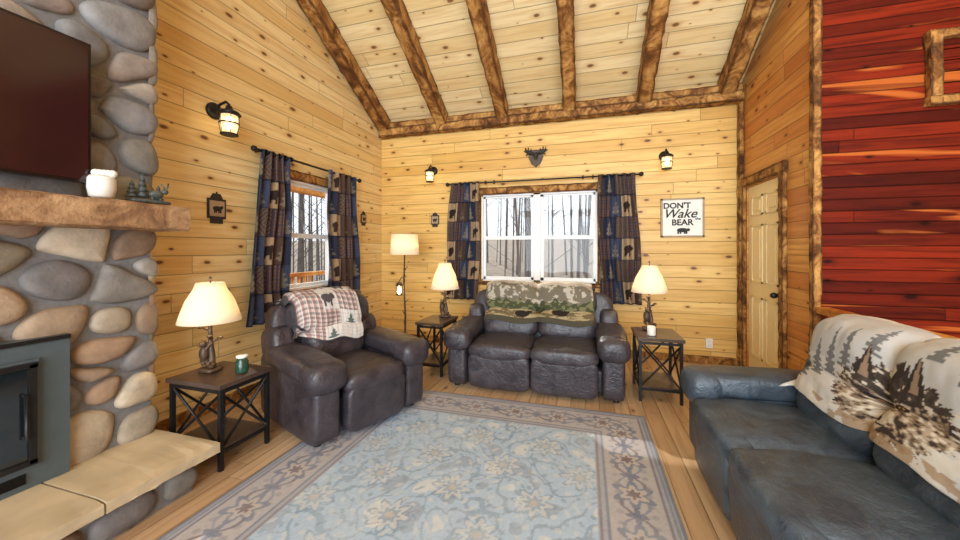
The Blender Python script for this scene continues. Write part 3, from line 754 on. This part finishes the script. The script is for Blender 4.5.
# ---------------- table lamps
def table_lamp(x,y,z,zs0,zs1,r0,r1,power=6):
    e=empty('table_lamp',(x,y,z)); b=MB(); hb=zs0-z
    b.puff((0,0,.015),(.065,.055,.015),'bronze',4)
    b.tube([(0.01,0,.02),(.018,.0,hb*.3),(-.004,.005,hb*.6),(.0,0,hb*.95),(0,0,hb+.05)],[.026,.018,.015,.011,.007],'bronze')
    for a,zz in ((.8,.55),(2.6,.7),(4.4,.8),(5.6,.62)):
        b.tube([(0,0,hb*zz),(.05*math.cos(a),.05*math.sin(a),hb*zz+.03)],[.007,.003],'bronze',6)
        b.ell((.055*math.cos(a),.055*math.sin(a),hb*zz+.035),(.018,.018,.01),'bronze')
    b.ell((-.028,-.02,hb*.36),(.03,.03,.055),'bronze'); b.ell((-.024,-.03,hb*.36+.065),(.022,.024,.022),'bronze'); b.ell((-.018,-.052,hb*.36+.06),(.01,.012,.009),'bronze')
    for s_ in(-1,1):
        b.ell((-.024+s_*.015,-.026,hb*.36+.086),(.007,.005,.008),'bronze')
        b.tube([(-.028+s_*.02,-.02,hb*.36+.03),(.0+s_*.016,-.02,hb*.36+.06),(.01,.0,hb*.36+.065)],[.012,.010,.008],'bronze',8)
        b.tube([(-.028+s_*.018,-.02,hb*.36-.04),(-.01+s_*.02,-.02,hb*.36-.08)],[.015,.012],'bronze',8)
    b.ell((.04,-.02,.05),(.02,.028,.022),'bronze'); b.ell((.045,-.045,.065),(.014,.015,.014),'bronze')
    b.obj('base',e)
    b=MB(); H=zs1-zs0
    prof=[(r0,0),(r0*.82+r1*.18,H*.25),(r0*.55+r1*.45,H*.55),(r1*1.0+.012,H*.85),(r1,H)]
    b.lathe(prof,(0,0,hb),'shade',32,cap=False); o=b.obj('shade',e); m=o.modifiers.new('t','SOLIDIFY'); m.thickness=.003
    b=MB(); b.lathe([(.004,0),(.02,.02),(.026,.05),(.018,.075),(.004,.085)],(0,0,hb+.07),'bulb',12); b.tube([(0,0,hb),(0,0,hb+.07)],.012,'bronze')
    b.tube([(0,0,hb+H-.02),(0,0,hb+H+.025)],.005,'bronze'); b.ell((0,0,hb+H+.03),(.009,.009,.012),'bronze')
    for k in range(3):
        a=k*2.1; b.tube([(0,0,hb+H-.01),(r1*.95*math.cos(a),r1*.95*math.sin(a),hb+H-.008)],.002,'bronze',5)
    b.obj('fittings',e)
    light('lamp_light','POINT',(0,0,hb+H*.5),power,(1,.80,.56),.05,parent=e)
table_lamp(-2.43,1.80,.532,.87,1.13,.18,.08,4)
table_lamp(-1.56,3.86,.572,.90,1.20,.165,.07)
table_lamp(.60,3.80,.572,.94,1.20,.165,.07)
b=MB(); b.lathe([(.0,0),(.036,.002),(.038,.01),(.038,.075),(.03,.085),(.03,.1),(.0,.1)],(-2.20,1.84,.532),'greenjar'); b.lathe([(.0,.1),(.034,.1),(.034,.115),(0,.117)],(-2.20,1.84,.532),'cream'); b.obj('jar_candle')
b=MB(); b.lathe([(.0,0),(.034,.002),(.036,.01),(.036,.08),(.03,.085),(.0,.08)],(.58,3.56,.572),'cream'); b.obj('pillar_candle')
# floor lamp
e=empty('floor_lamp',(-2.22,4.12,0)); b=MB()
b.lathe([(.14,0),(.14,.015),(.05,.03),(.02,.05)],(0,0,0),'bronze'); b.tube([(0,0,.03),(.01,0,.5),(-.01,0,.9),(0,0,1.32)],[.014,.012,.011,.008],'bronze')
for k in range(7):
    z=.25+k*.14; a=k*2.3; b.tube([(0,0,z),(.05*math.cos(a),.05*math.sin(a),z+.05)],[.008,.003],'bronze',6)
b.tube([(0,0,.98),(-.03,-.03,1.0),(-.05,-.05,.95)],.007,'bronze'); b.lathe([(.05,0),(.02,.04),(.0,.045)],(-.05,-.05,.90),'bronze',14)
for k in range(4):
    a=k*math.pi/2; b.tube([(-.05+.04*math.cos(a),-.05+.04*math.sin(a),.78),(-.05+.045*math.cos(a),-.05+.045*math.sin(a),.90)],.004,'bronze',6)
b.lathe([(.0,0),(.045,.0),(.045,.012),(0,.012)],(-.05,-.05,.775),'bronze',14)
b.obj('stand',e)
b=MB(); b.lathe([(.01,0),(.028,.03),(.02,.08),(.005,.1)],(-.05,-.05,.79),'bulb',12); b.obj('lantern_bulb',e)
b=MB(); b.lathe([(.185,0),(.165,.26)],(0,0,1.29),'shade',32,cap=False); o=b.obj('shade',e); o.modifiers.new('t','SOLIDIFY').thickness=.003
light('lamp_light','POINT',(0,0,1.42),5,(1,.80,.56),.05,parent=e)
# sconces
def sconce(loc,rz,sc_=1.,pw=12):
    e=empty('wall_sconce',loc,(0,0,rz)); e.scale=(sc_,)*3; b=MB()   # local -y out of wall
    T=Matrix.Rotation(math.radians(90),4,'X')
    b.lathe([(.06,0),(.06,.015),(.045,.025),(.0,.027)],(0,.06,0),'black',24,T)
    b.tube([(0,-.02,.06),(0,-.06,.10),(0,-.12,.115),(0,-.15,.09),(0,-.15,.06)],.009,'black')
    b.lathe([(.075,0),(.06,.02),(.025,.035),(.018,.06),(.0,.062)],(0,-.15,.02),'black',20)
    b.lathe([(.052,0),(.056,.0),(.056,.01),(.052,.01)],(0,-.15,-.13),'black',20); b.lathe([(.060,0),(.064,.0),(.064,.008),(.060,.008)],(0,-.15,-.05),'black',20)
    for k in range(6):
        a=k*math.pi/3; b.tube([(.064*math.cos(a),-.15+.064*math.sin(a),.02),(.064*math.cos(a),-.15+.064*math.sin(a),-.06),(.05*math.cos(a),-.15+.05*math.sin(a),-.13)],.0022,'black',5)
    b.obj('cage',e)
    b=MB(); b.lathe([(.052,-.0),(.056,-.06),(.044,-.12)],(0,-.15,.01),'lglass',20,cap=False); b.obj('glass',e)
    b=MB(); b.lathe([(.004,0),(.018,.015),(.030,.04),(.024,.075),(.01,.09)],(0,-.15,-.085),'bulb',12); b.obj('bulb',e)
    light('sconce_light','POINT',(0,-.15,-.04),pw,(1,.78,.48),.03,parent=e)
sconce((XL,2.25,2.45),math.radians(90),1.15,10); sconce((-2.13,YB,2.45),0); sconce((.93,YB,2.44),0)
# plaques
def plaque(loc,rz,s_=1.):
    e=empty('lodge_wall_plaque',loc,(0,0,rz)); b=MB(); q=s_
    b.box(-.075*q,.075*q,-.012,-.002,-.08*q,.08*q,'plaque')
    b.prism([(-.05*q,.08*q),(.05*q,.08*q),(.03*q,.12*q),(-.03*q,.12*q)],'y',-.012,-.002,'plaque'); b.prism([(-.05*q,-.12*q),(.05*q,-.12*q),(.05*q,-.08*q),(-.05*q,-.08*q)],'y',-.012,-.002,'plaque')
    b.box(-.06*q,.06*q,-.016,-.012,-.062*q,.062*q,'signframe')
    b.ell((0,-.018,0),(.038*q,.006,.02*q),'ink'); b.ell((.035*q,-.018,.012*q),(.014*q,.006,.012*q),'ink')
    for xx in(-.024,-.01,.012,.026): b.box((xx-.004)*q,(xx+.004)*q,-.021,-.015,-.035*q,-.005*q,'ink')
    b.tube([(0,-.008,.12*q),(0,-.008,.135*q)],.006,'plaque',8)
    b.obj('plate',e,recalc=True)
plaque((XL,2.27,1.70),math.radians(90),1.05); plaque((XL,4.36,1.79),math.radians(90),.8); plaque((-2.11,YB,1.79),0,.85)
# antler crest
e=empty('antler_wall_crest',(-.635,YB,2.60)); e.scale=(1.1,1.,1.1); b=MB()
b.prism([(-.08,.09),(.08,.09),(.09,0),(.055,-.08),(0,-.125),(-.055,-.08),(-.09,0)],'y',-.025,-.002,'bronze')
b.ell((0,-.04,.02),(.03,.025,.035),'plaque'); b.ell((0,-.055,-.01),(.02,.02,.022),'plaque')
for s_ in(-1,1):
    b.ell((s_*.035,-.04,.04),(.018,.008,.01),'plaque')
    b.tube([(s_*.02,-.04,.035),(s_*.07,-.04,.05),(s_*.115,-.045,.07),(s_*.125,-.045,.115)],[.014,.022,.016,.006],'plaque',8)
    for q in ((.06,.045,.055,.10),(.09,.06,.09,.12),(.11,.07,.145,.075),(.08,.05,.12,.02)): b.tube([(s_*q[0],-.04,q[1]),(s_*q[2],-.045,q[3])],[.014,.005],'plaque',6)
b.obj('mount',e,recalc=True)
# sign
e=empty('bear_sign',(1.125,YB,1.74)); b=MB(); b.box(-.215,.215,-.02,-.002,-.215,.215,'sign'); b.obj('board',e)
b=MB()
for x0,x1,z0,z1 in ((-.235,-.215,-.235,.235),(.215,.235,-.235,.235),(-.235,.235,-.235,-.215),(-.235,.235,.215,.235)): b.box(x0,x1,-.03,-.002,z0,z1,'signframe')
b.obj('frame',e)
def txt(s_,x,z,size,shear=0,off=.003):
    c=bpy.data.curves.new('lettering','FONT'); c.body=s_; c.size=size; c.align_x='CENTER'; c.shear=shear; c.extrude=.001; c.offset=off; c.materials.append(M['ink'])
    o=bpy.data.objects.new('lettering',c); sc.collection.objects.link(o); o.parent=e; o.location=(x,-.022,z); o.rotation_euler=(math.radians(90),0,0)
txt("DON'T",-.06,.115,.095); txt("Wake",-.03,.0,.15,.35,.002); txt("the",.165,-.03,.045,.2,.001); txt("BEAR",.0,-.09,.10)
b=MB(); b.ell((0,-.022,-.15),(.06,.003,.026),'ink'); b.ell((.062,-.022,-.148),(.022,.003,.018),'ink'); b.ell((.06,-.022,-.131),(.006,.003,.006),'ink')
for xx in(-.045,-.02,.025,.045): b.box(xx-.009,xx+.009,-.025,-.020,-.195,-.155,'ink')
b.obj('bear_silhouette',e)
# outlet
b=MB(); b.box(1.375,1.445,YB-.026,YB-.001,.19,.30,'white'); b.box(1.39,1.43,YB-.029,YB-.026,.255,.285,'cream'); b.box(1.39,1.43,YB-.029,YB-.026,.205,.235,'cream'); b.obj('wall_outlet')
# railing
b=MB(); b.rbeam((XR+.03,-1.5,.88),(XR+.03,3.43,.88),.085,.05,'rail',40,.003,80,edge=.8); b.rbeam((XR+.03,-1.5,.12),(XR+.03,3.43,.12),.07,.05,'rail',40,.003,81,edge=.8)
for i in range(38):
    y=3.33-i*.125; b.tube([(XR+.03,y,.14),(XR+.03,y,.86)],.02,'rail',8)
b.obj('stair_railing')

# ---------------- outside
b=MB(); b.prism([(YB+1.,-3.2),(60,-3.2),(60,3.2),(YB+1.,-3.0)],'x',-60,40,'ground'); b.prism([(XL-3.,-3.2),(XL-3.,-3.0),(-60,2.5),(-60,-3.2)],'y',-20,YB+1.0,'ground'); b.obj('ground_outside',recalc=True)
b=MB(); rnd=random.Random(5)
for i in range(250):
    if i<160: x=rnd.uniform(-20,12); y=rnd.uniform(10,34); zg=-3.2+(y-5.8)*.114
    else: x=rnd.uniform(-34,-9); y=rnd.uniform(2,28); zg=-3.2
    r=rnd.uniform(.03,.12); h=rnd.uniform(8,14); lx=rnd.uniform(-.6,.6)
    b.tube([(x,y,zg),(x+lx*.4,y,zg+4.5),(x+lx,y,h+zg)],[r,r*.7,r*.2],'trunk',6)
    for k in range(9):
        z=rnd.uniform(zg+2.5,h+zg-.5); a=rnd.uniform(0,6.28); L=rnd.uniform(.6,2.); f=(z-zg)/h
        b.tube([(x+lx*f,y,z),(x+lx*f+L*math.cos(a),y+L*math.sin(a)*.5,z+L*.7)],[r*.25,.006],'trunk',4)
b.obj('winter_trees')
b=MB(); b.box(XL-2.2,XL-.15,-2,YB+1.5,-.25,-.1,'rail')
for y in (.5,2.6,4.7): b.box(XL-2.15,XL-2.02,y-.07,y+.07,-.1,2.5,'rail')
b.box(XL-2.14,XL-2.04,-2,YB+1.5,.86,.93,'rail'); b.box(XL-2.12,XL-2.06,-2,YB+1.5,.02,.08,'rail'); b.box(XL-2.2,XL-2.0,-2,YB+1.5,2.42,2.6,'rail')
for i in range(55): b.box(XL-2.11,XL-2.07,-1.9+i*.14,-1.86+i*.14,.05,.88,'rail')
b.obj('porch_railing')

# ---------------- lights
w=bpy.data.worlds.new('World'); sc.world=w; w.use_nodes=True
bg=w.node_tree.nodes['Background']; bg.inputs[0].default_value=(.86,.93,1.,1); bg.inputs[1].default_value=1.45
s=light('sun','SUN',(0,8,8),2.8,(1,.96,.88)); s.data.angle=math.radians(.8)
s.rotation_euler=Vector((1.32,-2.12,-1.8)).to_track_quat('-Z','Y').to_euler()
light('fill_front','AREA',(.5,YF+.05,1.4),440,(.76,.89,1.),5.4,(math.radians(90),0,0),sy=2.4)  # added area lamp behind the camera, fills the room with cool light
light('fill_gable','AREA',(.5,YF+.05,3.4),290,(.86,.94,1.),5.4,(math.radians(100),0,0),sy=1.1)  # added area lamp high up, brightens the sloped ceiling

cam=bpy.data.cameras.new('camera'); co=bpy.data.objects.new('camera',cam); sc.collection.objects.link(co)
co.location=(0,0,1.35); co.rotation_euler=(math.radians(90),0,math.radians(16.4))
cam.sensor_width=36; cam.lens=357/960*36; cam.shift_y=-20/960; cam.clip_start=.05
sc.camera=co
